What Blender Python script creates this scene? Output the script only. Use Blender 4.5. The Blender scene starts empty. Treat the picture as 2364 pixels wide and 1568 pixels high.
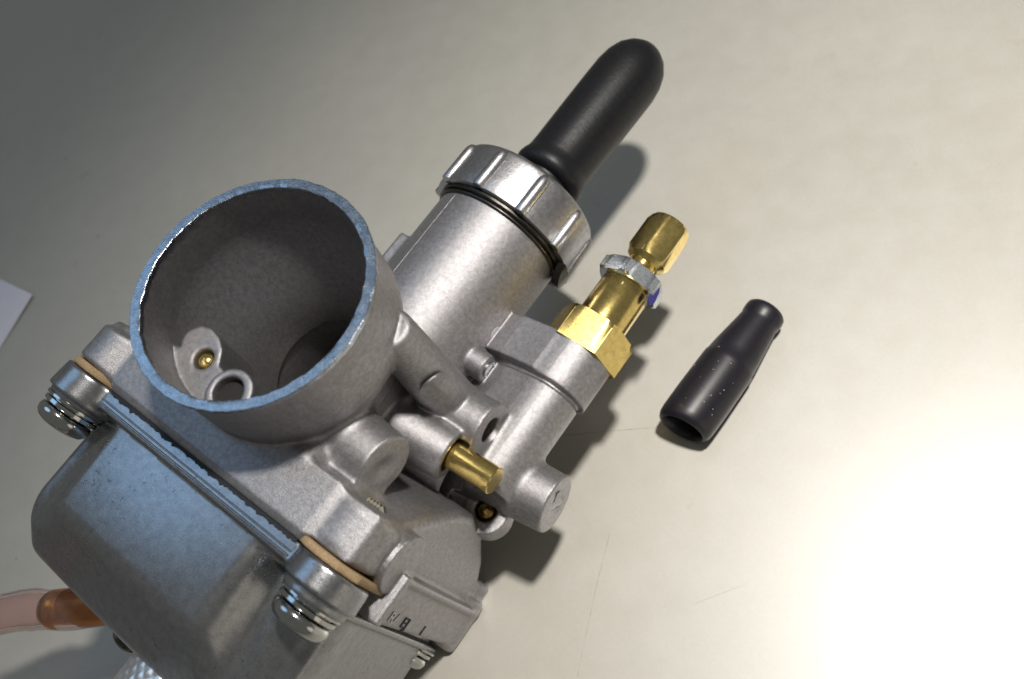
import bpy, bmesh, math, random
import numpy as np
from mathutils import Vector, Matrix, noise

random.seed(4)
S = bpy.context.scene
# ------------------------------------------------------------------ camera, world, lamps
# 1 unit = 1 cm. The carburetor has a frame of its own (mm): u along the slide housing, b along the bore away
# from the intake mouth, c towards the jet side.  Object-local x = c, y = u, z = -b.
CAM_AXES = Matrix(((0.7895, 0.5789, -0.2039), (0.4601, -0.7781, -0.4275), (-0.4061, 0.2437, -0.8807)))  # cols x,y,z of the frame seen from the camera (right, down, depth)
CAM_ORG = Vector((-5.1711, -1.0033, 17.3554))
DOWN = Vector((0.15, 0.0, -0.989)).normalized()      # direction of the table in the carburetor frame
TABLE_DIST = 10.7
UP = -DOWN
zx = UP
xx = (CAM_AXES.transposed() @ Vector((1, 0, 0)))
xx = (xx - zx * xx.dot(zx)).normalized()
yx = zx.cross(xx)
L2W = Matrix((xx, yx, zx)).to_4x4()
L2W.translation = Vector((0, 0, TABLE_DIST))
CVL = CAM_AXES.transposed()
def cam_to_local(p): return CVL @ (Vector(p) - CAM_ORG)
def cam_to_world(p): return L2W @ cam_to_local(p)
def cam_dir(d): return (L2W.to_3x3() @ (CVL @ Vector(d))).normalized()
cam_loc = cam_to_world((0, 0, 0))
right, up_, back = cam_dir((1, 0, 0)), cam_dir((0, -1, 0)), cam_dir((0, 0, -1))
cd = bpy.data.cameras.new('camera'); cam = bpy.data.objects.new('camera', cd); S.collection.objects.link(cam)
mw = Matrix((right, up_, back)).transposed().to_4x4(); mw.translation = cam_loc
cam.matrix_world = mw
cd.sensor_width = 36; cd.lens = 36 * 2021 / 2364; cd.clip_start = 0.5; cd.clip_end = 2000
cd.dof.use_dof = True; cd.dof.focus_distance = 20.5; cd.dof.aperture_fstop = 0.17
S.camera = cam
S.render.resolution_x = 1024; S.render.resolution_y = 679
S.view_settings.view_transform = 'Standard'; S.view_settings.look = 'None'
S.view_settings.exposure = 0.0; S.view_settings.gamma = 1.0
W = bpy.data.worlds.new('World'); S.world = W; W.use_nodes = True
bg = W.node_tree.nodes['Background']; bg.inputs[0].default_value = (0.70, 0.70, 0.65, 1); bg.inputs[1].default_value = 0.20

def lamp_at(name, kind, pos, target, energy, color, size=1.0, **kw):
    l = bpy.data.lights.new(name, kind); l.energy = energy; l.color = color
    if kind == 'AREA':
        l.shape = 'DISK'; l.size = size
    if kind == 'SPOT':
        l.shadow_soft_size = size; l.spot_size = kw['angle']; l.spot_blend = kw['blend']
    o = bpy.data.objects.new(name, l); S.collection.objects.link(o)
    p = cam_to_world(pos); t = cam_to_world(target)
    o.location = p
    o.rotation_euler = (t - p).to_track_quat('-Z', 'Y').to_euler()
    return o
# desk lamp above and behind the camera, its beam centred on the lower right of the table
lamp_at('desk_lamp', 'SPOT', (3, -35, -30), (23, 6, 22), 226000, (1.0, 0.96, 0.89), 2.6, angle=math.radians(86), blend=1.0)
# cool light of a window to the upper left
lamp_at('window_light', 'AREA', (-54, -39, -12), (-4, 2, 20), 5600, (0.36, 0.64, 1.0), 40)
# added warm fill from the right, lifts the jet-side faces and low shadows
lamp_at('warm_fill', 'AREA', (60, 42, -28), (4, 2, 20), 6500, (1.0, 0.88, 0.72), 60)

# ------------------------------------------------------------------ materials
def mat(name): 
    m = bpy.data.materials.new(name); m.use_nodes = True
    nt = m.node_tree; b = nt.nodes['Principled BSDF']
    return m, nt, b
def N(nt, t, **kw):
    n = nt.nodes.new(t)
    for k, v in kw.items():
        if k.startswith('_'): n.inputs[k[1:].replace('_', ' ')].default_value = v
        else: setattr(n, k, v)
    return n
def noise_n(nt, co, scale, detail=4, rough=0.55, w=None):
    n = N(nt, 'ShaderNodeTexNoise'); n.inputs['Scale'].default_value = scale; n.inputs['Detail'].default_value = detail
    n.inputs['Roughness'].default_value = rough; nt.links.new(co, n.inputs['Vector']); return n
def ramp(nt, src, stops):
    r = N(nt, 'ShaderNodeValToRGB'); e = r.color_ramp.elements
    while len(e) < len(stops): e.new(0.5)
    for i, (p, c) in enumerate(stops):
        e[i].position = p; e[i].color = c if len(c) == 4 else (*c, 1)
    nt.links.new(src, r.inputs[0]); return r
def maprange(nt, src, a, b_, c, d):
    m = N(nt, 'ShaderNodeMapRange'); nt.links.new(src, m.inputs[0])
    for i, v in enumerate((a, b_, c, d)): m.inputs[i + 1].default_value = v
    return m
def bump(nt, b, h, strength, dist, prev=None):
    n = N(nt, 'ShaderNodeBump'); n.inputs['Strength'].default_value = strength; n.inputs['Distance'].default_value = dist
    nt.links.new(h, n.inputs['Height'])
    if prev: nt.links.new(prev.outputs[0], n.inputs['Normal'])
    nt.links.new(n.outputs[0], b.inputs['Normal']); return n
def metal(name, col, rough, rvar=0.08, grain=30, gstr=0.35, gdist=0.02, coarse=6, cstr=0.25, cdist=0.05, colvar=0.12, stain=None, metallic=1.0, speck=0.06):
    m, nt, b = mat(name)
    tc = N(nt, 'ShaderNodeTexCoord'); co = tc.outputs['Object']
    g = noise_n(nt, co, grain, 6, 0.7); c = noise_n(nt, co, coarse, 4, 0.6)
    lo = tuple(x * (1 - colvar) for x in col); hi = tuple(min(1, x * (1 + colvar)) for x in col)
    r = ramp(nt, c.outputs[0], [(0.3, lo), (0.7, hi)])
    out = r.outputs[0]
    if stain:
        s = noise_n(nt, co, stain[0], 8, 0.75)
        k = ramp(nt, s.outputs[0], [(stain[1], (0, 0, 0)), (stain[2], (1, 1, 1))])
        mk = noise_n(nt, co, 0.9, 4, 0.6); mr = maprange(nt, mk.outputs[0], 0.50, 0.62, 0.0, 0.8); mm_ = N(nt, 'ShaderNodeMath', operation='MULTIPLY')
        nt.links.new(k.outputs[0], mm_.inputs[0]); nt.links.new(mr.outputs[0], mm_.inputs[1])
        mx = N(nt, 'ShaderNodeMix', data_type='RGBA'); nt.links.new(mm_.outputs[0], mx.inputs[0])
        nt.links.new(out, mx.inputs[6]); mx.inputs[7].default_value = (*stain[3], 1); out = mx.outputs[2]
    sp = noise_n(nt, co, grain * 0.7, 3, 0.8); sr = ramp(nt, sp.outputs[0], [(0.32, (1 - speck,) * 3), (0.68, (1, 1, 1))])
    m3 = N(nt, 'ShaderNodeMix', data_type='RGBA', blend_type='MULTIPLY'); m3.inputs[0].default_value = 1
    nt.links.new(out, m3.inputs[6]); nt.links.new(sr.outputs[0], m3.inputs[7]); out = m3.outputs[2]
    nt.links.new(out, b.inputs['Base Color'])
    b.inputs['Metallic'].default_value = metallic
    rr = maprange(nt, g.outputs[0], 0.3, 0.7, rough - rvar, rough + rvar); nt.links.new(rr.outputs[0], b.inputs['Roughness'])
    b1 = bump(nt, b, g.outputs[0], gstr, gdist); bump(nt, b, c.outputs[0], cstr, cdist, b1)
    return m
M_CAST = metal('cast_aluminium', (0.395, 0.382, 0.395), 0.44, 0.10, 40, 0.75, 0.013, 9, 0.18, 0.02, 0.18, (5, 0.60, 0.74, (0.30, 0.28, 0.28)), metallic=0.84, speck=0.30)
M_BOWL = metal('bowl_aluminium', (0.33, 0.335, 0.35), 0.28, 0.06, 44, 0.30, 0.005, 5, 0.10, 0.02, 0.14, (9, 0.56, 0.62, (0.11, 0.11, 0.12)), metallic=0.92, speck=0.22)
M_RIM = metal('machined_rim', (0.44, 0.47, 0.52), 0.24, 0.12, 9, 0.5, 0.014, 40, 0.5, 0.010, 0.30, speck=0.3)
M_CAP = metal('cap_alloy', (0.46, 0.455, 0.475), 0.39, 0.08, 34, 0.3, 0.010, 8, 0.2, 0.03, 0.16, speck=0.25)
M_BRASS = metal('brass', (0.86, 0.66, 0.24), 0.21, 0.06, 40, 0.16, 0.006, 7, 0.10, 0.02, 0.16, speck=0.08)
M_BRASSD = metal('dull_brass', (0.52, 0.36, 0.11), 0.30, 0.06, 40, 0.15, 0.006, 6, 0.1, 0.02, 0.15)
M_COPPER = metal('copper_brown', (0.55, 0.24, 0.05), 0.24, 0.05, 30, 0.1, 0.005, 5, 0.1, 0.02, 0.15)
M_CHROME = metal('plated_steel', (0.50, 0.50, 0.49), 0.13, 0.04, 30, 0.06, 0.006, 6, 0.18, 0.02, 0.08)
M_ZINC = metal('zinc_nut', (0.62, 0.66, 0.70), 0.30, 0.06, 30, 0.2, 0.01, 6, 0.1, 0.02, 0.08)
M_DARKM = metal('dark_metal', (0.09, 0.085, 0.075), 0.35, 0.08, 30, 0.2, 0.01, 6, 0.1, 0.02, 0.2)
M_KNURL = metal('bright_alloy', (0.80, 0.82, 0.84), 0.42, 0.06, 30, 0.2, 0.01, 6, 0.1, 0.02, 0.1)

def plain(name, col, rough, spec=0.5, **kw):
    m, nt, b = mat(name)
    tc = N(nt, 'ShaderNodeTexCoord'); co = tc.outputs['Object']
    c = noise_n(nt, co, kw.get('scale', 4), 6, 0.65)
    v = kw.get('var', 0.15)
    r = ramp(nt, c.outputs[0], [(0.3, tuple(x * (1 - v) for x in col)), (0.7, tuple(min(1, x * (1 + v)) for x in col))])
    nt.links.new(r.outputs[0], b.inputs['Base Color'])
    b.inputs['Roughness'].default_value = rough; b.inputs['Specular IOR Level'].default_value = spec
    bump(nt, b, c.outputs[0], kw.get('bs', 0.15), kw.get('bd', 0.02))
    return m
M_RUBBER = plain('black_rubber', (0.006, 0.006, 0.008), 0.44, 0.38, scale=9, bs=0.35, bd=0.02, var=0.4)
M_RUBBER2 = plain('black_plastic', (0.011, 0.010, 0.015), 0.40, 0.5, scale=10, bs=0.15, bd=0.008, var=0.3)
M_GASKET = plain('gasket_paper', (0.34, 0.24, 0.14), 0.85, 0.2, scale=24, bs=0.5, bd=0.01, var=0.35)
M_PAPER = plain('white_paper', (0.78, 0.76, 0.84), 0.9, 0.2, scale=6, bs=0.1, var=0.03)
M_DUST = plain('white_dust', (0.55, 0.55, 0.55), 0.8, 0.3, scale=6)
M_WHITE = plain('white_mark', (0.55, 0.55, 0.58), 0.5, 0.4, scale=8)
M_BLUE = plain('blue_paint', (0.03, 0.03, 0.22), 0.4, 0.5, scale=8)
M_INK = plain('dark_ink', (0.012, 0.013, 0.017), 0.6, 0.4, scale=20)
M_MARK = plain('table_mark', (0.36, 0.335, 0.29), 0.6, 0.4, scale=6, var=0.5)
M_HOLE_SHADE = plain('hole_shade', (0.02, 0.018, 0.016), 0.7, 0.3, scale=8)  # near-black colour painted in for the shade inside the ledge hole
# hose: amber translucent plastic
M_HOSE, nt, b = mat('clear_amber_hose')
b.inputs['Base Color'].default_value = (0.88, 0.72, 0.69, 1); b.inputs['Roughness'].default_value = 0.10
b.inputs['Transmission Weight'].default_value = 0.94; b.inputs['IOR'].default_value = 1.15
b.inputs['Metallic'].default_value = 0.0
# table top: pale laminate with faint mottling and stains
M_TABLE, nt, b = mat('table_laminate')
tc = N(nt, 'ShaderNodeTexCoord'); co = tc.outputs['Object']
n1 = noise_n(nt, co, 0.16, 5, 0.6); n2 = noise_n(nt, co, 1.1, 6, 0.65); n3 = noise_n(nt, co, 0.75, 3, 0.5); n4 = noise_n(nt, co, 22, 4, 0.6)
r1 = ramp(nt, n1.outputs[0], [(0.32, (0.45, 0.43, 0.382)), (0.68, (0.485, 0.464, 0.416))])
r2 = ramp(nt, n2.outputs[0], [(0.36, (0.96, 0.955, 0.94)), (0.62, (1, 1, 1))])
r3 = ramp(nt, n3.outputs[0], [(0.23, (0.62, 0.56, 0.50)), (0.30, (1, 1, 1))])
mx = N(nt, 'ShaderNodeMix', data_type='RGBA', blend_type='MULTIPLY'); mx.inputs[0].default_value = 1
nt.links.new(r1.outputs[0], mx.inputs[6]); nt.links.new(r2.outputs[0], mx.inputs[7])
mx2 = N(nt, 'ShaderNodeMix', data_type='RGBA', blend_type='MULTIPLY'); mx2.inputs[0].default_value = 0.35
nt.links.new(mx.outputs[2], mx2.inputs[6]); nt.links.new(r3.outputs[0], mx2.inputs[7])
n5 = noise_n(nt, co, 9, 5, 0.75); r5 = ramp(nt, n5.outputs[0], [(0.30, (0.93, 0.925, 0.91)), (0.60, (1, 1, 1))])
n6 = noise_n(nt, co, 2.6, 2, 0.5); r6 = ramp(nt, n6.outputs[0], [(0.22, (0.72, 0.68, 0.62)), (0.245, (1, 1, 1))])
m5 = N(nt, 'ShaderNodeMix', data_type='RGBA', blend_type='MULTIPLY'); m5.inputs[0].default_value = 1
m6 = N(nt, 'ShaderNodeMix', data_type='RGBA', blend_type='MULTIPLY'); m6.inputs[0].default_value = 0.7
nt.links.new(mx2.outputs[2], m5.inputs[6]); nt.links.new(r5.outputs[0], m5.inputs[7])
nt.links.new(m5.outputs[2], m6.inputs[6]); nt.links.new(r6.outputs[0], m6.inputs[7])
nt.links.new(m6.outputs[2], b.inputs['Base Color'])
rr = maprange(nt, n2.outputs[0], 0.3, 0.7, 0.40, 0.50); nt.links.new(rr.outputs[0], b.inputs['Roughness'])
b.inputs['Specular IOR Level'].default_value = 1.0
b.inputs['Coat Weight'].default_value = 1.0; b.inputs['Coat Roughness'].default_value = 0.45; b.inputs['Coat IOR'].default_value = 1.75
b1 = bump(nt, b, n4.outputs[0], 0.12, 0.01); bump(nt, b, n2.outputs[0], 0.08, 0.05, b1)

# ------------------------------------------------------------------ object helpers
def top(o, label, cat, group=None):
    o['label'] = label; o['category'] = cat
    if group: o['group'] = group
    return o
def link(name, verts, faces, m, parent=None, smooth=True, label=None, angle=None):
    me = bpy.data.meshes.new(name)
    if isinstance(verts, np.ndarray):
        me.vertices.add(len(verts)); me.vertices.foreach_set('co', verts.astype(np.float32).ravel())
        nf = len(faces); me.loops.add(nf * 4); me.loops.foreach_set('vertex_index', faces.astype(np.int32).ravel())
        me.polygons.add(nf); me.polygons.foreach_set('loop_start', np.arange(0, nf * 4, 4, dtype=np.int32))
        me.update(calc_edges=True); me.validate()
    else:
        me.from_pydata([tuple(v) for v in verts], [], faces)
        bm = bmesh.new(); bm.from_mesh(me); bmesh.ops.recalc_face_normals(bm, faces=bm.faces); bm.to_mesh(me); bm.free()
    me.materials.append(m)
    me.polygons.foreach_set('use_smooth', [smooth] * len(me.polygons))
    if smooth and angle:
        me.set_sharp_from_angle(angle=math.radians(angle))
    me.update()
    o = bpy.data.objects.new(name, me); S.collection.objects.link(o)
    if parent: o.parent = parent
    if label: o['label'] = label
    return o
def P(u, b, c): return Vector((c / 10, u / 10, -b / 10))
def frame(d):
    d = Vector(d).normalized(); a = Vector((0, 1, 0)) if abs(d.y) < 0.9 else Vector((0, 0, 1))
    x = (a - d * a.dot(d)).normalized(); return x, d.cross(x), d
def lathe(name, org, direc, prof, m, parent, seg=64, rf=None, angle=35, label=None, phase=0.0, closed=False, jit=0.0, xdir=None):
    """prof = [(t, r)] in mm along direc from org (both in u,b,c mm); rf(theta, t, r) -> r"""
    o = P(*org); d = P(*direc); x, y, d = frame(d)
    if xdir is not None:
        x = P(*xdir); x = (x - d * x.dot(d)).normalized(); y = d.cross(x)
    V = []; F = []; rings = []
    for t, r in prof:
        if r <= 1e-6:
            rings.append([len(V)]); V.append(o + d * t / 10); continue
        ring = []
        for k in range(seg):
            a = 2 * math.pi * k / seg + phase
            q = rf(a, t, r) if rf else r
            if jit: q += jit * noise.noise(Vector((math.cos(a) * 6, math.sin(a) * 6, t * .7 + r)))
            ring.append(len(V)); V.append(o + d * (t / 10) + (x * math.cos(a) + y * math.sin(a)) * q / 10)
        rings.append(ring)
    pairs = list(zip(rings, rings[1:]))
    if closed: pairs.append((rings[-1], rings[0]))
    for A, B in pairs:
        for k in range(seg):
            k2 = (k + 1) % seg
            if len(A) == 1 and len(B) == 1: continue
            if len(A) == 1: F.append((A[0], B[k2], B[k]))
            elif len(B) == 1: F.append((A[k], A[k2], B[0]))
            else: F.append((A[k], A[k2], B[k2], B[k]))
    return link(name, V, F, m, parent, True, label, angle)
def poly_r(n, apothem, ph=0.0):
    def f(a, lim):
        s = 2 * math.pi / n; q = (a - ph + s / 2) % s - s / 2
        return min(apothem / math.cos(q), lim)
    return f
def tube(name, pts, radii, m, parent, seg=24, label=None, caps=True, angle=40):
    V = []; F = []; n = len(pts); px = None
    for i, p in enumerate(pts):
        t = (Vector(pts[min(i + 1, n - 1)]) - Vector(pts[max(i - 1, 0)])).normalized()
        if px is None: px, py, _ = frame(t)
        else: px = (px - t * px.dot(t)).normalized(); py = t.cross(px)
        for k in range(seg):
            a = 2 * math.pi * k / seg; V.append(Vector(p) + (px * math.cos(a) + py * math.sin(a)) * radii[i])
    for i in range(n - 1):
        for k in range(seg):
            k2 = (k + 1) % seg; F.append((i * seg + k, i * seg + k2, (i + 1) * seg + k2, (i + 1) * seg + k))
    if caps: F.append(tuple(range(seg))); F.append(tuple((n - 1) * seg + k for k in range(seg)))
    return link(name, V, F, m, parent, True, label, angle)

# ------------------------------------------------------------------ signed distance castings (u, b, c in mm)
class Field:
    def __init__(s, lo, hi, h):
        s.lo = np.array(lo, float); s.h = h; s.n = np.ceil((np.array(hi) - s.lo) / h).astype(int) + 1
        s.D = np.full(tuple(s.n), 1e3, np.float32)
        s.ax = [s.lo[i] + h * np.arange(s.n[i]) for i in range(3)]
    def _sub(s, lo, hi, pad):
        sl = []; 
        for i in range(3):
            a = int(max(0, math.floor((lo[i] - pad - s.lo[i]) / s.h))); b = int(min(s.n[i], math.ceil((hi[i] + pad - s.lo[i]) / s.h) + 1))
            if b <= a: return None, None
            sl.append(slice(a, b))
        g = np.meshgrid(*[s.ax[i][sl[i]].astype(np.float32) for i in range(3)], indexing='ij', sparse=True)
        return tuple(sl), g
    def add(s, prim, k=0.6):
        f, lo, hi = prim; sl, g = s._sub(lo, hi, k + 2.0)
        if sl is None: return
        d = f(*g).astype(np.float32); A = s.D[sl]
        if k > 0:
            h = np.clip(0.5 + 0.5 * (A - d) / k, 0, 1)
            s.D[sl] = A * (1 - h) + d * h - k * h * (1 - h)
        else: s.D[sl] = np.minimum(A, d)
    def cut(s, prim, k=0.4):
        f, lo, hi = prim; sl, g = s._sub(lo, hi, k + 2.0)
        if sl is None: return
        d = -f(*g).astype(np.float32); A = s.D[sl]
        h = np.clip(0.5 + 0.5 * (d - A) / k, 0, 1)
        s.D[sl] = A * (1 - h) + d * h + k * h * (1 - h)
    def mesh(s):
        D = s.D; D[D == 0] = 1e-4; ins = D < 0
        c = np.zeros(tuple(s.n - 1), np.int8)
        sh = [slice(0, -1), slice(1, None)]
        for i in (0, 1):
            for j in (0, 1):
                for k in (0, 1): c += ins[sh[i], sh[j], sh[k]]
        act = (c > 0) & (c < 8); idx = np.argwhere(act)
        vid = np.full(c.shape, -1, np.int32); vid[act] = np.arange(len(idx))
        acc = np.zeros((len(idx), 3)); cnt = np.zeros(len(idx))
        cor = [(i, j, k) for i in (0, 1) for j in (0, 1) for k in (0, 1)]
        val = {q: D[idx[:, 0] + q[0], idx[:, 1] + q[1], idx[:, 2] + q[2]] for q in cor}
        for p in cor:
            for ax in range(3):
                if p[ax]: continue
                q = list(p); q[ax] = 1; q = tuple(q); a, b = val[p], val[q]
                m_ = (a < 0) != (b < 0); t = np.where(m_, a / np.where(m_, a - b, 1), 0)
                e = np.array(p, float)[None, :].repeat(len(idx), 0); e[:, ax] += t
                acc += e * m_[:, None]; cnt += m_
        V = (idx + acc / cnt[:, None]) * s.h + s.lo
        F = []
        for ax in range(3):
            o = [slice(None)] * 3; o2 = [slice(None)] * 3; o[ax] = slice(0, -1); o2[ax] = slice(1, None)
            A = ins[tuple(o)]; B = ins[tuple(o2)]; e = np.argwhere(A != B)
            u, v = [(1, 2), (2, 0), (0, 1)][ax]
            e = e[(e[:, u] > 0) & (e[:, v] > 0) & (e[:, u] < s.n[u] - 1) & (e[:, v] < s.n[v] - 1)]
            def g(du, dv):
                q = e.copy(); q[:, u] -= du; q[:, v] -= dv; return vid[q[:, 0], q[:, 1], q[:, 2]]
            quad = np.stack([g(0, 0), g(1, 0), g(1, 1), g(0, 1)], 1)
            fl = A[e[:, 0], e[:, 1], e[:, 2]]
            quad[~fl] = quad[~fl][:, ::-1]
            F.append(quad)
        F = np.concatenate(F)
        X = np.stack([V[:, 2], V[:, 0], -V[:, 1]], 1) / 10     # local x=c y=u z=-b keeps handedness flipped twice
        return X, F
def cyl(a, b, r, r2=None, rnd=0.4):
    a = np.array(a, float); b = np.array(b, float); L = np.linalg.norm(b - a); d = (b - a) / L; r2 = r if r2 is None else r2
    def f(u, v, w):
        x, y, z = u - a[0], v - a[1], w - a[2]; t = x * d[0] + y * d[1] + z * d[2]
        q = np.sqrt(np.maximum((x * x + y * y + z * z) - t * t, 0))
        R = r + (r2 - r) * np.clip(t / L, 0, 1)
        dr = q - R + rnd; dt = np.abs(t - L / 2) - L / 2 + rnd
        return np.minimum(np.maximum(dr, dt), 0) + np.sqrt(np.maximum(dr, 0) ** 2 + np.maximum(dt, 0) ** 2) - rnd
    m = max(r, r2); return f, np.minimum(a, b) - m, np.maximum(a, b) + m
def box(lo, hi, rnd=0.5):
    lo = np.array(lo, float); hi = np.array(hi, float); c = (lo + hi) / 2; e = (hi - lo) / 2 - rnd
    def f(u, v, w):
        x, y, z = np.abs(u - c[0]) - e[0], np.abs(v - c[1]) - e[1], np.abs(w - c[2]) - e[2]
        return np.minimum(np.maximum(x, np.maximum(y, z)), 0) + np.sqrt(np.maximum(x, 0) ** 2 + np.maximum(y, 0) ** 2 + np.maximum(z, 0) ** 2) - rnd
    return f, lo, hi
def inset_poly(pts, r):
    n = len(pts); area = sum(pts[i - 1][0] * pts[i][1] - pts[i][0] * pts[i - 1][1] for i in range(n)); sg = 1 if area > 0 else -1
    L_ = []
    for i in range(n):
        a = np.array(pts[i]); b = np.array(pts[(i + 1) % n]); d = (b - a) / np.linalg.norm(b - a); nn = np.array([-d[1], d[0]]) * sg
        L_.append((a + nn * r, d))
    out = []
    for i in range(n):
        p, d = L_[i - 1]; q, e = L_[i]; M_ = np.array([d, -e]).T; t = np.linalg.solve(M_, q - p)[0]; out.append(p + d * t)
    return out
def prism(axis, pts, t0, t1, rnd=1.0, soft=False):
    """polygon in the other two axes (in cyclic-free order: the remaining axes in u,b,c order), rounded edges"""
    off = 0.0
    if soft: pts = inset_poly(pts, rnd); off = rnd
    pts = np.array(pts, float); oth = [i for i in range(3) if i != axis]
    lo = np.zeros(3); hi = np.zeros(3); lo[axis] = t0; hi[axis] = t1
    for j, o in enumerate(oth): lo[o] = pts[:, j].min() - off; hi[o] = pts[:, j].max() + off
    def f(u, v, w):
        g = (u, v, w); X, Y, T = g[oth[0]], g[oth[1]], g[axis]
        X, Y = np.broadcast_arrays(X, Y)
        d = np.full(X.shape, 1e9, np.float32); sg = np.ones(X.shape, np.float32); n = len(pts)
        for i in range(n):
            a = pts[i]; b = pts[i - 1]; ex, ey = b - a; wx, wy = X - a[0], Y - a[1]
            t = np.clip((wx * ex + wy * ey) / (ex * ex + ey * ey), 0, 1)
            d = np.minimum(d, (wx - ex * t) ** 2 + (wy - ey * t) ** 2)
            c1 = Y >= a[1]; c2 = Y < b[1]; c3 = ex * wy > ey * wx
            flip = (c1 & c2 & c3) | (~c1 & ~c2 & ~c3); sg = np.where(flip, -sg, sg)
        d2 = sg * np.sqrt(d) + rnd - off; dt = np.abs(T - (t0 + t1) / 2) - (t1 - t0) / 2 + rnd
        return np.minimum(np.maximum(d2, dt), 0) + np.sqrt(np.maximum(d2, 0) ** 2 + np.maximum(dt, 0) ** 2) - rnd
    return f, lo, hi
def profile_b(prof, u0=0.0, c0=0.0):
    """solid of revolution about the bore axis from [(b, r)]"""
    bs = [p[0] for p in prof]; rs = [p[1] for p in prof]; m = max(rs)
    def f(u, v, w):
        q = np.sqrt((u - u0) ** 2 + (w - c0) ** 2); R = np.interp(v, bs, rs).astype(np.float32)
        d = (q - R) * 0.9; e = np.maximum(bs[0] - v, v - bs[-1])
        return np.maximum(d, e)
    return f, (u0 - m, bs[0], c0 - m), (u0 + m, bs[-1], c0 + m)

# ------------------------------------------------------------------ the carburetor
carb = bpy.data.objects.new('carburetor', None); S.collection.objects.link(carb)
carb.matrix_world = L2W; carb.empty_display_size = 1
top(carb, 'cast aluminium motorcycle carburetor lying on the table, wide round intake mouth facing up', 'carburetor')

H = 0.38
B = Field((-44, -1, -54), (68, 109, 62), H)
# intake bell
B.add(profile_b([(0, 26), (3, 25.6), (8, 25.2), (17, 25.4), (20, 25.0), (24, 23.6), (29, 20.6), (33, 19), (34, 18.6)]), 0.5)
B.add(cyl((0, 26, 0), (0, 104, 0), 19.0), 3)
B.add(cyl((0, 84, 0), (0, 106, 0), 17.0), 1)
# slide housing
B.add(cyl((-14, 65, 0), (63, 65, 0), 19.0), 2.5)
# base plate and its lugs
B.add(box((-33.2, 22.2, -31), (-19.2, 60, 31), 0.7), 1.2)
B.add(box((-31.2, 22.5, -44), (-19.8, 60, -28), 1.6), 1.2)
B.add(cyl((-31.2, 26.5, -38.5), (-22, 26.5, -38.5), 7.4, rnd=1.0), 1.0)
B.add(cyl((-31.2, 38, -40), (-17.0, 38, -40), 7.0, rnd=2.0), 1.5)
B.add(prism(2, [(-31.2, 22.0), (-20.2, 22.0), (-18.6, 34), (-14, 44), (-8.5, 56), (-7.0, 64), (-9.0, 77), (-13.2, 88), (-18.8, 96.5), (-23.5, 101), (-31.2, 101)], -40, 43.4, 2.2), 3.0)
B.add(cyl((-31.0, 29.5, 37.2), (-20.5, 29.5, 37.2), 7.9, rnd=2.0), 1.2)
B.add(cyl((-25.5, 36.5, 36), (-25.5, 36.5, 46.4), 6.8, rnd=0.2), 0.1)
B.add(box((-30.4, 33, 36), (-25, 46, 46.0), 0.5), 0.4)
# side rail
B.add(prism(2, [(-38.6, 41), (-27.8, 41), (-26.2, 101), (-36.5, 101)], 30, 46.2, 0.9), 0.6)
B.add(prism(2, [(-28.6, 41), (-26.9, 41), (-25.2, 100), (-27.0, 100)], 30, 47.0, 0.8), 1.0)
B.add(cyl((-38.0, 99, 40), (-23, 99, 40), 7.0, rnd=1.2), 1.2)
B.add(cyl((-27.0, 101, 40), (-18, 101, 40), 5.2, rnd=1.5), 1.5)
B.add(box((-38.4, 38.6, 42), (-26.6, 41.2, 48.3), 0.5), 0.4)
# bosses on the jet side
B.add(cyl((-10.6, 32, 6), (-11.8, 31, 32.0), 9.2, 7.6, 0.5), 3.0)
B.add(cyl((-13.5, 30, 10), (-19.0, 24, 21), 3.4, 2.2, 1.0), 3.5)
B.add(cyl((11.0, 16, 20.5), (11.4, 56, 25.6), 5.2, 6.6, 1.5), 0.9)
B.add(cyl((9.4, 53, 18), (10.4, 53, 37.6), 7.4, 7.2, 0.5), 0.8)
B.add(cyl((6, 62, 24), (6.5, 60, 38), 7.0, 6.0, 1.5), 1.5)
B.add(cyl((-1.8, 46, 6), (0.2, 50, 34.6), 7.6, 6.3, 0.6), 1.2)
B.add(cyl((-5.0, 62, 10), (-3.2, 64, 32.4), 7.0, 6.6, 0.6), 1.4)
B.add(cyl((4.4, 70, 32), (6.6, 69, 56.4), 8.6, 7.6, 0.5), 2.0)
B.add(cyl((25.2, 62.0, 12), (25.2, 62.0, 23.4), 4.1, 3.9, 0.5), 0.8)
# ear for the side jet
B.add(prism(1, [(8, 30), (8, 40), (2, 46.5), (-3.5, 47.6), (-9.5, 41), (-9, 36), (-4, 28)], 70.4, 77, 0.8), 0.6)
B.add(cyl((-4.2, 70.2, 42.0), (-4.2, 77, 42.0), 6.0, rnd=0.6), 0.4)
# choke housing
B.add(cyl((0, 65, 40), (31, 65, 40), 8.2, rnd=0.4), 1.8)
B.add(prism(0, [(66, 20), (61.5, 27), (57.6, 36), (57.4, 41), (72, 41), (72, 12)], 3, 30, 1.0), 1.2)
B.add(cyl((29.5, 65, 40), (42, 65, 40), 9.5, rnd=0.4), 0.1)
B.add(prism(0, [(62.2, 18.8), (59.6, 24), (56.0, 35), (55.6, 40), (73, 40), (74, 16)], 29.9, 42, 0.4), 0.4)
B.cut(box((28.5, 50, 20.5), (29.5, 80, 60), 0.3), 0.3)
B.add(cyl((20, 65, 40), (31, 65, 40), 7.6), 0.2)
B.add(prism(0, [(66.5, 20), (62, 27), (58.2, 36), (57.9, 40), (72, 40), (72, 12)], 10, 31, 0.4), 0.2)
# small pad at the far side of the slide housing
B.add(box((30, 55, -19.6), (44, 60, -12), 0.6), 0.6)
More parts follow.
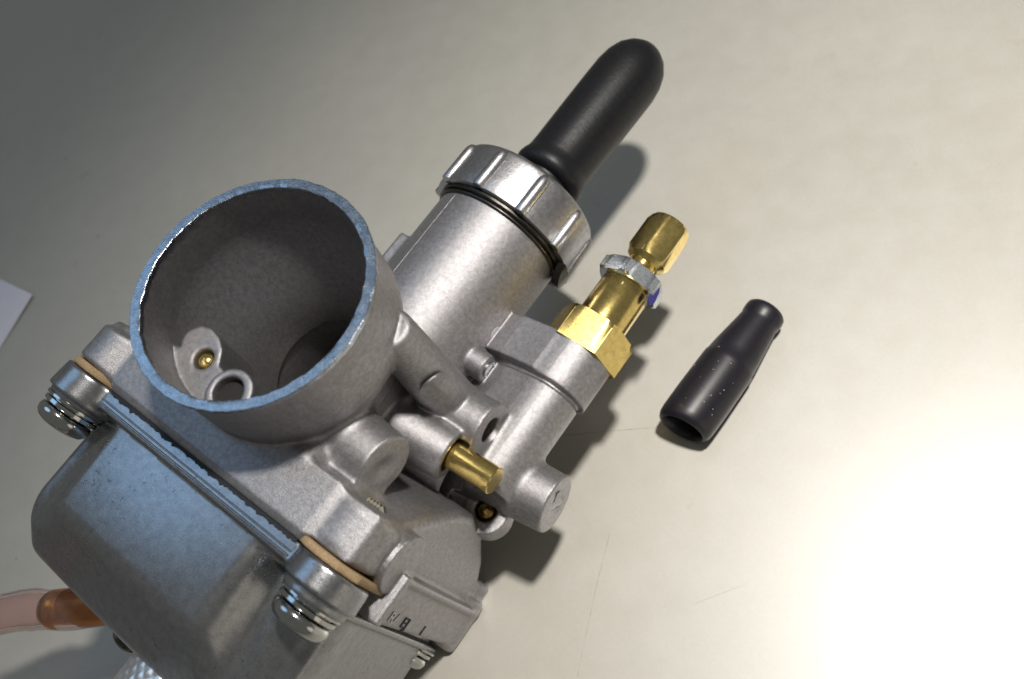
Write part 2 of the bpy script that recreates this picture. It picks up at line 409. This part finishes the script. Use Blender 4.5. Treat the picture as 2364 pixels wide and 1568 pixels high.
# cavities
B.cut(profile_b([(-3, 24.1), (0, 24.05), (11, 23.95)] + [(11 + 33 * t / 30, 14.9 + 9.05 * 0.5 * (1 + math.cos(math.pi * (t / 30) ** 0.8))) for t in range(1, 31)] + [(44.4, 15.6), (110, 15.6)]), 0.3)
B.cut(cyl((-12, 65, 0), (60, 65, 0), 14.4), 0.4)
# ledge and hole ring low in the bell
def clip_bell(prim, rmax):
    f, lo, hi = prim
    return (lambda u, v, w: np.maximum(f(u, v, w), np.sqrt(u * u + w * w) - rmax)), lo, hi
B.add(clip_bell(prism(1, [(-22, -17), (-17.4, -17), (-16.8, -14.6), (-15.8, -15.6), (-13.2, -16), (-10.6, -14.2), (-9.8, -11.5), (-10.6, -8.2), (-12.2, -5.6), (-15.2, -3.6), (-16.0, 0), (-15.2, 3), (-17, 10), (-19, 13), (-26, 12), (-26, -3), (-25, -14)], 12.0, 27, 0.4), 25.0), 0.4)
B.add(clip_bell(cyl((-18.6, 7.4, 6.1), (-18.6, 20, 6.1), 5.2, rnd=0.3), 25.2), 0.8)
B.cut(cyl((-18.6, -1, 6.0), (-18.4, 30, 5.6), 3.3, rnd=0.2), 0.3)
B.cut(cyl((-16.0, 10.5, -7.8), (-16.0, 15.0, -7.8), 2.3, rnd=0.2), 0.5)
# bores in the bosses
B.cut(cyl((10.0, 53, 28), (10.8, 53, 40), 3.1, 3.3, 0.2), 0.4)
B.cut(cyl((-3.9, 63, 22), (-3.1, 64, 35), 5.3, rnd=0.2), 0.4)
B.cut(cyl((0.3, 50, 31), (0.6, 50, 37), 4.3, rnd=0.2), 0.4)
B.cut(cyl((-3.9, 68, 41.9), (-3.9, 74, 41.9), 2.9, rnd=0.2), 0.4)
def cone_cut(tip, mouth, r): return cyl(tip, mouth, 0.4, r, 0.2)
B.cut(cone_cut((-11.72, 31.04, 31.0), (-11.85, 30.98, 32.9), 6.4), 0.5)
B.cut(cone_cut((6.5, 69, 55.6), (6.7, 69, 57.0), 5.8), 0.5)
Xb, Fb = B.mesh(); del B
body = link('cast_body', Xb, Fb, M_CAST, carb)

# rim of the intake mouth, sawn and filed: its edge wanders a little
def rim_r(a, t, r):
    n = noise.noise(Vector((math.cos(a) * 9, math.sin(a) * 9, r))) * 0.22 + noise.noise(Vector((math.cos(a) * 30, math.sin(a) * 30, r))) * 0.14
    return r + n
lathe('intake_rim', (0, 0.9, 0), (0, -1, 0), [(0, 23.85), (1.15, 23.9), (1.25, 24.05), (1.25, 25.0), (1.25, 26.0), (1.15, 26.12), (0, 26.1)], M_RIM, carb, 300, rim_r, 30, 'bright filed rim of the intake mouth', closed=True)
# throttle slide down in the bore
lathe('throttle_slide', (-16, 65, 0), (1, 0, 0), [(0, 0), (0, 11), (0.6, 14.0), (40, 14.0), (40, 0)], M_DARKM, carb, 64)
# air jet in the bell ledge, side jet
def dome(name, org, d, r, m, ln=2.0):
    pr_ = [(-ln, r), (0, r)] + [(r * 0.75 * math.sin(a), r * math.cos(a)) for a in (0.3, 0.6, 0.9, 1.2, 1.45)] + [(r * 0.75, 0)]
    return lathe(name, org, d, pr_, m, carb, 40, angle=50)
dome('brass_jet', (-16.0, 13.6, -7.8), (0, -1, 0), 1.9, M_BRASS)
dome('brass_jet', (-3.9, 72.0, 41.9), (0, -1, 0), 2.5, M_BRASSD)
lathe('hole_shade_disc', (-18.5, 9.6, 5.95), (0, 1, 0), [(0, 0), (0, 3.3), (0.4, 3.3), (0.4, 0)], M_HOLE_SHADE, carb, 32)  # dark disc standing in for the shade down the ledge hole
# brass pin
lathe('brass_pin', (0.45, 50, 29.5), (0.03, 0, 1), [(0, 3.4), (17.3, 3.4), (17.6, 3.15), (17.6, 0.9), (17.5, 0)], M_BRASS, carb, 48, angle=30)
# stop screw on the slide housing
lathe('stop_screw', (25.2, 62, 22.6), (0, 0, 1), [(0, 2.2), (1.2, 2.2), (1.2, 1.7), (0.9, 1.5), (0.9, 0)], M_ZINC, carb, 32)
# white paint dab on the end of the lower boss
V = [P(6.6, 69, 56.1)]
for k in range(16):
    a = 2 * math.pi * k / 16; r = 3.0 * (1 + 0.35 * math.sin(3 * a + 1) + 0.2 * math.sin(5 * a))
    V.append(P(7.4 + r * math.sin(a) * 0.8, 68.2 + r * math.cos(a), 56.15 + 0.3 * (r / 6)))
link('white_dab', V, [(0, 1 + k, 1 + (k + 1) % 16) for k in range(16)], M_WHITE, carb, False)
# cast seam oval on the arm, white punch mark on the housing
def surface_ring(name, axis_p, axis_d, R, mid_t, mid_a, rt, ra, wdt, m, fill=False, lift=0.12):
    """ellipse drawn on a cylinder: centre at (t, angle), half sizes rt (mm) along and ra (mm) around"""
    V = []; F = []; n = 48; o = Vector(axis_p); 
    for k in range(n):
        a = 2 * math.pi * k / n
        for s, h in (((1 - wdt if not fill else 0.0), lift), (1, lift), (1, -0.3)):
            t = mid_t + rt * s * math.cos(a); an = mid_a + ra * s * math.sin(a) / R
            V.append(axis_d(t, an, R + h))
        k2 = (k + 1) % n
        F.append((3 * k, 3 * k + 1, 3 * k2 + 1, 3 * k2)); F.append((3 * k + 1, 3 * k + 2, 3 * k2 + 2, 3 * k2 + 1))
    return link(name, V, F, m, carb, False)
surface_ring('punch_mark', (0, 0, 0), lambda t, a, r: P(t, 65 - r * math.cos(a), r * math.sin(a)), 19.0, 34.4, math.radians(81), 1.9, 1.5, 0, M_WHITE, fill=True)
surface_ring('casting_disc', (0, 0, 0), lambda t, a, r: P(11.2 + r * math.sin(a), t, 23.0 + r * math.cos(a)), 5.95, 35, math.radians(-18), 5.2, 4.0, 0, M_CAST, fill=True, lift=0.22)

tube('parting_line', [P(u_, 65 - 19.03 * math.cos(math.radians(-27)), 19.03 * math.sin(math.radians(-27))) for u_ in range(26, 59, 4)], [0.007] * 9, M_CAST, carb, 8)
# cap nut with ten grip ribs
def cap_r(a, t, r):
    return r
CAP_PH = math.radians(-5)
cap = lathe('cap_nut', (61, 65, 0), (1, 0, 0), [(0.0, 19.2), (0, 21.3), (0.25, 21.9), (0.6, 22.0), (6, 21.9), (11.6, 21.8), (12.4, 21.7), (12.9, 21.6), (13.4, 21.3), (13.9, 20.6), (14.1, 19.8), (14.1, 13.2), (14.4, 12.9), (16.6, 12.7), (17.2, 12.2), (17.2, 0)], M_CAP, carb, 360, cap_r, 32, xdir=(0, -1, 0))
def rib_mesh():
    V = []; F = []; st = [(61.0, 1.0), (61.0, 1.7), (61.3, 1.9), (66, 1.9), (71.0, 1.9), (72.3, 1.75), (73.3, 1.3), (73.9, 0.6), (74.0, 0.05)]
    n = 14
    for t, r in st:
        for k in range(n):
            a = 2 * math.pi * k / n
            V.append(P(t, -(21.4 + r * 0.95 * math.cos(a)), r * 0.95 * math.sin(a)))
    for i in range(len(st) - 1):
        for k in range(n): F.append((i * n + k, i * n + (k + 1) % n, (i + 1) * n + (k + 1) % n, (i + 1) * n + k))
    F.append(tuple(range(n)))
    return V, F
rv, rf_ = rib_mesh()
rib0 = link('rib', rv, rf_, M_CAP, cap, True, angle=50)
for i in range(10):
    o = rib0 if i == 0 else rib0.copy()
    if i: S.collection.objects.link(o); o.parent = cap
    a = CAP_PH + 2 * math.pi * i / 10
    o.matrix_local = Matrix.Translation(P(0, 65, 0)) @ Matrix.Rotation(a, 4, 'Y')
lathe('seal_ring', (59.6, 65, 0), (1, 0, 0), [(0.3, 19.0), (0.3, 20.0), (0.6, 20.3), (1.2, 20.3), (1.5, 20.0), (1.5, 19.0)], M_DARKM, carb, 96, closed=True, jit=0.15)
lathe('spring_clip', (58.2, 65, 0), (1, 0, 0), [(0.5 * math.sin(a) + 1, 19.4 + 0.5 * math.cos(a)) for a in [i * math.pi / 4 for i in range(8)]], M_DARKM, carb, 96, closed=True, angle=80)
# steel tab of the clip hanging below the nut on the jet side
V = []; 
prof = [(0, 20), (0, 24), (1.2, 24), (1.2, 20)]
tabp = []
for i in range(9):
    a = math.radians(84 + i * 4)
    w = [0.1, 2.2, 3.6, 4.4, 4.4, 4.0, 3.2, 2.0, 0.2][i]
    for (t, r) in ((60.8, 20.4), (60.8, 23.0), (60.8 - w, 22.6), (60.8 - w, 20.4)):
        tabp.append(P(t, 65 - r * math.cos(a), r * math.sin(a)))
F = [(4 * i + j, 4 * i + (j + 1) % 4, 4 * i + 4 + (j + 1) % 4, 4 * i + 4 + j) for i in range(8) for j in range(4)] + [(0, 1, 2, 3), (32, 33, 34, 35)]
link('clip_tab', tabp, F, M_DARKM, carb, True, angle=30)
# rubber boot over the throttle cable
bp = [(76, 8.2), (80.6, 8.4), (81.0, 9.6), (81.8, 10.6), (83.2, 11.0), (85, 10.7), (86.6, 10.1), (88, 10.0), (92, 10.0), (105, 10.2), (115, 10.3), (122, 10.3), (126, 9.8), (129.5, 8.7), (132.2, 7.0), (134.3, 4.7), (135.4, 2.2), (135.8, 0)]
lathe('cable_boot', (0, 64.4, 0.3), (1, 0.0, 0.012), bp, M_RUBBER, carb, 64, angle=60, jit=0.10)

# choke: brass hex, barrel, lock nut, adjuster
hx = poly_r(6, 9.6, math.radians(66))
def hex_rf(a, t, r): return hx(a, r)
XD = (0, -1, 0)
lathe('choke_hex', (41.0, 65, 40), (1, 0, 0), [(0, 0), (0, 11.2), (8.0, 11.2), (9.4, 10.2), (9.7, 9.2), (9.7, 0)], M_BRASS, carb, 180, hex_rf, 25, xdir=XD)
lathe('choke_barrel', (49, 65, 40), (1, 0, 0), [(0, 0), (0, 6.9), (14.2, 6.9), (14.9, 6.5), (14.9, 0)], M_BRASS, carb, 64, xdir=XD)
hx2 = poly_r(6, 8.2, math.radians(30))
ln = lathe('lock_nut', (63.8, 65, 40), (1, 0, 0), [(0, 0), (0, 8.5), (0.5, 9.5), (4.0, 9.5), (4.5, 8.5), (4.5, 0)], M_ZINC, carb, 180, lambda a, t, r: hx2(a, r), 25, xdir=XD)
pm = lathe('paint_dab', (64.6, 62.6, 47.9), (0, -0.4, 1), [(0, 2.2), (0.35, 2.1), (0.5, 0)], M_BLUE, carb, 20, lambda a, t, r: r * (1 + 0.3 * math.sin(2 * a + 1)), 60)
pm.parent = ln
lathe('adjuster_stem', (68, 65, 40), (1, 0, 0), [(0, 0), (0, 3.8), (1.2, 3.8), (1.4, 3.0), (2.3, 3.0), (2.6, 3.7), (6, 3.7), (6, 0)], M_BRASS, carb, 48, xdir=XD)
hx3 = poly_r(6, 5.6, math.radians(28))
lathe('choke_adjuster', (72.0, 65, 40), (1, 0.0, 0), [(0, 0), (0, 4.2), (1.2, 5.6), (2.6, 6.5), (11.5, 6.5), (13.0, 6.0), (13.6, 5.6), (13.6, 0)], M_BRASS, carb, 180, lambda a, t, r: hx3(a, r), 25, xdir=XD)

# little threaded plug on the shoulder of the plate
lathe('threaded_plug', (-20.9, 30.0, 34.0), (0.03, 0, 1), [(0, 2.2)] + [(i * 0.45, 2.6 if i % 2 else 2.15) for i in range(1, 11)] + [(5.0, 1.6), (5.0, 0)], M_CHROME, carb, 40, angle=25)
# gasket
g0 = prism(0, [(22.3, -43.2), (22.3, 30.0), (20.2, 33), (19.4, 39), (21, 45), (26, 47), (38, 46), (102, 45.0), (102, -45), (40, -47), (26, -46)], -33.0, -31.4, 0.3)
G = Field((-36, 12, -52), (-28, 106, 52), 0.5)
G.add(prism(0, [(23.5, -45), (23.5, -30), (23.4, 30), (20.6, 32.8), (19.3, 37), (20.4, 42), (24.4, 45.6), (38, 45.6), (100, 43.0), (100, -44), (40, -44)], -33.3, -31.5, 0.3), 0)
G.add(cyl((-33.3, 26.4, -38.6), (-31.5, 26.4, -38.6), 7.3, rnd=0.2), 0.2)
G.cut(box((-40, 40, -30), (-20, 90, 30)), 0.2)
Xg, Fg = G.mesh()
V = []; F = []
for i in range(126):
    cc = -30.5 + i * 0.485; a_ = 0.1 + 0.35 * random.random(); b_ = 0.35 + 0.5 * random.random() ** 2 + 0.5 * max(0, math.sin(i * 0.11) * math.sin(i * .9))
    V += [P(-33.3 + a_ * 0.3, 23.0, cc), P(-33.5 - b_, 23.0, cc), P(-33.5 - b_, 23.4, cc), P(-33.3 + a_ * 0.3, 23.4, cc)]
    if i: k = 4 * i; F += [(k - 4 + j, k - 4 + (j + 1) % 4, k + (j + 1) % 4, k + j) for j in range(4)]
F += [(0, 1, 2, 3), (500, 503, 502, 501)]
link('seam_grime', V, F, M_INK, carb, False)
link('gasket', Xg, Fg, M_GASKET, carb)

# float bowl
BW = Field((-88, 12, -56), (-32.5, 108, 54), H)
def bulged(prim):
    f, lo, hi = prim
    return (lambda u, v, w: f(u, v - (1.9 * (w / 38) ** 2 + 1.8 * (np.maximum(-40 - u, 0) / 24) ** 2 + 0 * u), w)), lo, (hi[0], hi[1] + 8, hi[2])
BW.add(bulged(prism(2, [(-8, 23.8), (-60.0, 24.2), (-74, 37), (-81, 60), (-81, 96), (-8, 96)], -39.4, 42.2, 6.2, True)), 0)
BW.cut(cyl((-90, 19.5, 40.5), (-38.2, 19.5, 40.5), 19.5, 17.0, 2.0), 3.2)
BW.cut(cyl((-90, 20, -39.0), (-38.6, 21, -38.5), 15.5, 14.0, 2.0), 2.2)
BW.cut(box((-33.6, 0, -60), (-10, 120, 60), 0.1), 0.2)
BW.add(box((-37.9, 23.2, -33), (-33.6, 99, 31), 0.4), 0.5)
BW.add(box((-38.6, 34, -46), (-33.5, 99, -20), 1.0), 1.2)
BW.add(box((-40.8, 34, 20), (-38.9, 99, 43.6), 0.7), 0.8)
# lugs
BW.add(cyl((-38.9, 27, 39.0), (-33.4, 27, 39.0), 8.6, 8.2, 0.5), 1.2)
BW.add(cyl((-40.9, 26.7, 39.2), (-37, 26.7, 39.2), 7.4, 7.4, 0.4), 0.3)
BW.add(cyl((-40.0, 27, -39.2), (-33.4, 27, -39.2), 8.4, 8.0, 0.6), 1.6)
BW.add(cyl((-41.2, 27, -39.2), (-37, 27, -39.2), 7.2, 7.2, 0.6), 0.5)
# column behind the right screw and drain boss
BW.add(cyl((-76, 47, 32.0), (-38, 41, 32.0), 10.0, 10.0, 3.0), 1.6)
BW.add(cyl((-74, 75, -22), (-79, 75, -29), 6.5, 5.2, 1.0), 2.0)
Xw, Fw = BW.mesh(); del BW
link('float_bowl', Xw, Fw, M_BOWL, carb)

for uu, rr_ in ((-35.9, 0.022), (-36.9, 0.03)):
    tube('bead', [P(uu, 23.15, -32.5 + 63 * i / 30) + Vector((0, 0.001 * math.sin(i * 1.7), 0)) for i in range(31)], [rr_] * 31, M_BOWL, carb, 10)
# bowl screws: pan head, spring washer
def bowl_screw(u, b, c):
    s = lathe('bowl_screw', (u, b, c), (-1, 0, 0), [(-1, 4.0), (2.6, 4.0), (2.6, 5.7), (3.0, 6.3), (3.9, 6.55), (5.0, 6.3), (5.9, 5.5), (6.5, 4.1), (6.8, 2.0), (6.85, 0)], M_CHROME, carb, 64, angle=60)
    w = lathe('spring_washer', (u, b, c), (-1, 0, 0), [(0.0, 4.4), (0.0, 6.9), (0.2, 7.1), (0.75, 7.1), (0.85, 6.8), (0.85, 5.6), (1.15, 5.6), (1.15, 6.4), (1.3, 6.7), (2.1, 6.7), (2.3, 6.4), (2.3, 4.4)], M_CHROME, carb, 64, closed=True, angle=30)
    w.parent = s
    return s
bowl_screw(-40.5, 26.7, 39.2)
bowl_screw(-41.0, 27, -39.5)
bowl_screw(-40.2, 95.0, 37.5)

# raised lettering on the rail
def lettering(txt, u, b, c, size, m):
    cu = bpy.data.curves.new('lettering', 'FONT'); cu.body = txt; cu.size = size; cu.extrude = 0.012; cu.offset = 0.008; cu.align_x = 'LEFT'
    o = bpy.data.objects.new('lettering', cu); S.collection.objects.link(o); cu.materials.append(m)
    dg = bpy.context.evaluated_depsgraph_get(); me = bpy.data.meshes.new_from_object(o.evaluated_get(dg))
    bpy.data.objects.remove(o); o = bpy.data.objects.new('lettering', me); S.collection.objects.link(o); o.parent = carb
    # text x -> +b, text y -> +u, normal -> +c
    R = Matrix(((0, 0, 1), (0, 1, 0), (-1, 0, 0))).to_4x4()
    R = R @ Matrix.Diagonal((1.35, 0.85, 1, 1)); R.translation = P(u, b, c); o.matrix_local = R
    return o
lettering('R/', -36.9, 47.5, 46.25, 0.40, M_CAP)
lettering('EJ', -37.0, 56.0, 46.25, 0.42, M_INK)
lettering('I', -36.8, 70.5, 46.25, 0.40, M_INK)

# drain nipple, hose, drain screws
def arc(pts, n=8):
    out = []
    P_ = [pts[0]] + pts + [pts[-1]]
    for i in range(1, len(P_) - 2):
        for k in range(n):
            t = k / n; a, b_, c_, d = P_[i - 1], P_[i], P_[i + 1], P_[i + 2]
            out.append(0.5 * ((2 * b_) + (-a + c_) * t + (2 * a - 5 * b_ + 4 * c_ - d) * t * t + (-a + 3 * b_ - 3 * c_ + d) * t * t * t))
    out.append(pts[-1]); return out
hp = arc([P(-78.0, 75, -27.5), P(-85.5, 75, -36.5), P(-91.0, 75.0, -44), P(-96, 73.5, -50.5), P(-105, 68, -57), P(-118, 60, -67), P(-140, 52, -84)], 8)
lathe('drain_nipple', (-78.5, 75, -28.5), (-0.62, 0, -0.78), [(0, 4.6), (1.5, 4.9), (15, 4.4), (16, 4.0), (17, 4.4), (19, 4.6), (21.5, 3.6), (21.5, 2.4), (12, 2.4), (12, 0)], M_COPPER, carb, 40)
n = len(hp)
rad = [0.53 - 0.025 * math.sin(i / n * 20) * (1 if i < n * .5 else 0) + (0.05 * math.exp(-((i - n * 0.42) / 2.5) ** 2)) for i in range(n)]
ho = tube('drain_hose', hp, rad, M_HOSE, carb, 40, caps=False)
hi_ = tube('hose_bore', [p for p in hp], [r - 0.13 for r in rad], M_HOSE, carb, 32, caps=False)
hi_.parent = ho
hi_.data.flip_normals()
lathe('drain_screw', (-80, 66, -14), (-1, 0, -0.3), [(-4, 3.8), (1, 4.0), (1.8, 3.2), (1.8, 0)], M_DARKM, carb, 32)
# knurled plug under the bowl
def knurl_r(a, t, r):
    if r < 10.5: return r
    k = 26
    return r + 0.3 * abs(math.sin(a * k / 2 + t * 0.9)) * abs(math.sin(a * k / 2 - t * 0.9)) - 0.1
lathe('knurled_plug', (-68, 54, 13.0), (-1, 0, 0), [(0, 0), (0, 12)] + [(0.35 * i, 13.0) for i in range(1, 70)] + [(25, 11), (25, 0)], M_KNURL, carb, 312, knurl_r, 20)

# ------------------------------------------------------------------ loose rubber cap
def table_pt(px, py, h=0.0):
    """point h above the table on the line of sight (design-time measurement of the place where a thing stands)"""
    d = (right * ((px - 1182) / 2021) + up_ * (-(py - 784) / 2021) - back)
    t = (h - cam_loc.z) / d.z
    return cam_loc + d * t
if __name__ == '__main__': pass
a0 = table_pt(1581, 980, 0.73); a1 = table_pt(1764, 727, 0.52)
loose = bpy.data.objects.new('rubber_cap', None); S.collection.objects.link(loose)
L = (a1 - a0).length * 10
ez = (a1 - a0).normalized(); ex = ez.cross(Vector((0, 0, 1))).normalized(); ey = ez.cross(ex)
mm = Matrix((ex, ey, ez)).transposed().to_4x4(); mm.translation = a0
loose.matrix_world = mm
top(loose, 'small loose black rubber cap lying alone on the table, open end toward the carburetor', 'rubber cap')
def ploc(prof, name, m, parent, rf=None, seg=64, closed=False, angle=50):
    V = []; F = []
    for t, r in prof:
        for k in range(seg):
            a = 2 * math.pi * k / seg; q = rf(a, t, r) if rf else r
            tt = t
            if rf and t < 2.2: tt = t + 0.7 * math.cos(a) * (1 if r > 1 else 1) 
            V.append(Vector((math.cos(a) * q / 10, math.sin(a) * q / 10, tt / 10)))
    n_ = len(prof); rng = n_ if closed else n_ - 1
    for i in range(rng):
        for k in range(seg):
            k2 = (k + 1) % seg; j = (i + 1) % n_
            F.append((i * seg + k, i * seg + k2, j * seg + k2, j * seg + k))
    if not closed: F.append(tuple(range(seg))); F.append(tuple((n_ - 1) * seg + k for k in range(seg)))
    o = link(name, V, F, m, parent, True, None, angle); return o
sc = L / 42.0
pr = [((t - 21) * sc * 1.06 + 21 * sc, r * 1.12) for t, r in [(14, 4.4), (1.6, 4.6), (0.3, 4.9), (-0.3, 5.5), (0.0, 6.2), (1.2, 6.75), (3, 6.9), (10, 6.95), (21.0, 6.8), (22.4, 6.75), (22.8, 6.55), (26, 6.3), (33, 5.5), (37, 5.05), (38.2, 4.95), (38.8, 5.15), (40.5, 5.25), (41.6, 5.1), (42.2, 4.6), (42.2, 3.0), (41, 2.6), (30, 2.6)]]
ploc(pr, 'cap_sleeve', M_RUBBER2, loose, lambda a, t, r: r)
for i in range(26):
    a = random.uniform(math.radians(150), math.radians(330)); t = random.uniform(2, 24) * sc
    r = 7.75
    V = []; s = random.uniform(0.009, 0.024)
    c0 = Vector((math.cos(a) * r / 10, math.sin(a) * r / 10, t / 10)); nrm = Vector((math.cos(a), math.sin(a), 0)); tx = Vector((0, 0, 1)); ty = nrm.cross(tx)
    V = [c0 + nrm * 0.004 + tx * s, c0 + nrm * 0.004 + ty * s, c0 + nrm * 0.004 - tx * s, c0 + nrm * 0.004 - ty * s, c0 + nrm * (0.004 + s)]
    link('dust_speck', V, [(0, 1, 4), (1, 2, 4), (2, 3, 4), (3, 0, 4), (0, 3, 2, 1)], M_DUST, loose, True)

# ------------------------------------------------------------------ paper corner
pc = [table_pt(80, 684), table_pt(-10, 640), table_pt(-260, 560), table_pt(-330, 1100), table_pt(-10, 822)]
V = []; 
for z in (0.01, 0.035):
    for q in pc: V.append(Vector((q.x, q.y, z)))
org = pc[0].copy(); org.z = 0
V = [v - org for v in V]
V[0].z += 0.10; V[5].z += 0.10
n = len(pc)
pap = link('paper_sheet', V, [tuple(range(n - 1, -1, -1)), tuple(range(n, 2 * n))] + [(i, (i + 1) % n, n + (i + 1) % n, n + i) for i in range(n)], M_PAPER, None, False)
pap.location = org
top(pap, 'corner of a white paper sheet lying on the table at the left edge', 'paper')

# ------------------------------------------------------------------ table top
TX, TY = 90, 70
ctr = table_pt(1182, 784)
V = [(-TX, -TY, -2.0), (TX, -TY, -2.0), (TX, TY, -2.0), (-TX, TY, -2.0), (-TX, -TY, 0), (TX, -TY, 0), (TX, TY, 0), (-TX, TY, 0)]
tb = link('table_top', [Vector(v) for v in V], [(0, 3, 2, 1), (4, 5, 6, 7), (0, 1, 5, 4), (1, 2, 6, 5), (2, 3, 7, 6), (3, 0, 4, 7)], M_TABLE, None, False)
tb.location = (ctr.x, ctr.y, 0); tb['kind'] = 'structure'
def scratch(pts, w, name='scratch'):
    Q = [table_pt(*p) - tb.location for p in pts]; V = []; F = []
    R_ = []
    for i in range(len(Q) - 1):
        for k in range(6): R_.append(Q[i].lerp(Q[i + 1], k / 6))
    R_.append(Q[-1])
    for i, q in enumerate(R_):
        t = (R_[min(i + 1, len(R_) - 1)] - R_[max(i - 1, 0)]).normalized(); s = Vector((-t.y, t.x, 0))
        ww = w * random.uniform(0.3, 1.2) * (0.2 if i in (0, len(R_) - 1) else 1)
        for sg in (-1, 1): 
            v = q + s * ww * sg * 0.5; V.append(Vector((v.x, v.y, 0.004)))
    for i in range(len(R_) - 1): F.append((2 * i, 2 * i + 1, 2 * i + 3, 2 * i + 2))
    return link(name, V, F, M_MARK, tb, False)
scratch([(1290, 1007), (1400, 996), (1512, 987)], 0.022)
scratch([(1412, 1215), (1380, 1340), (1345, 1500), (1330, 1580)], 0.016)
scratch([(1590, 1400), (1660, 1372), (1730, 1346)], 0.007)
def blot(px, py, r):
    q = table_pt(px, py) - tb.location; V = []; n_ = 14
    for k in range(n_):
        a = 2 * math.pi * k / n_; rr_ = r * random.uniform(0.6, 1.2); V.append(Vector((q.x + math.cos(a) * rr_, q.y + math.sin(a) * rr_, 0.004)))
    return link('stain', V, [tuple(range(n_))], M_MARK, tb, False)
blot(152, 367, 0.09); blot(226, 546, 0.07); blot(38, 1290, 0.06)
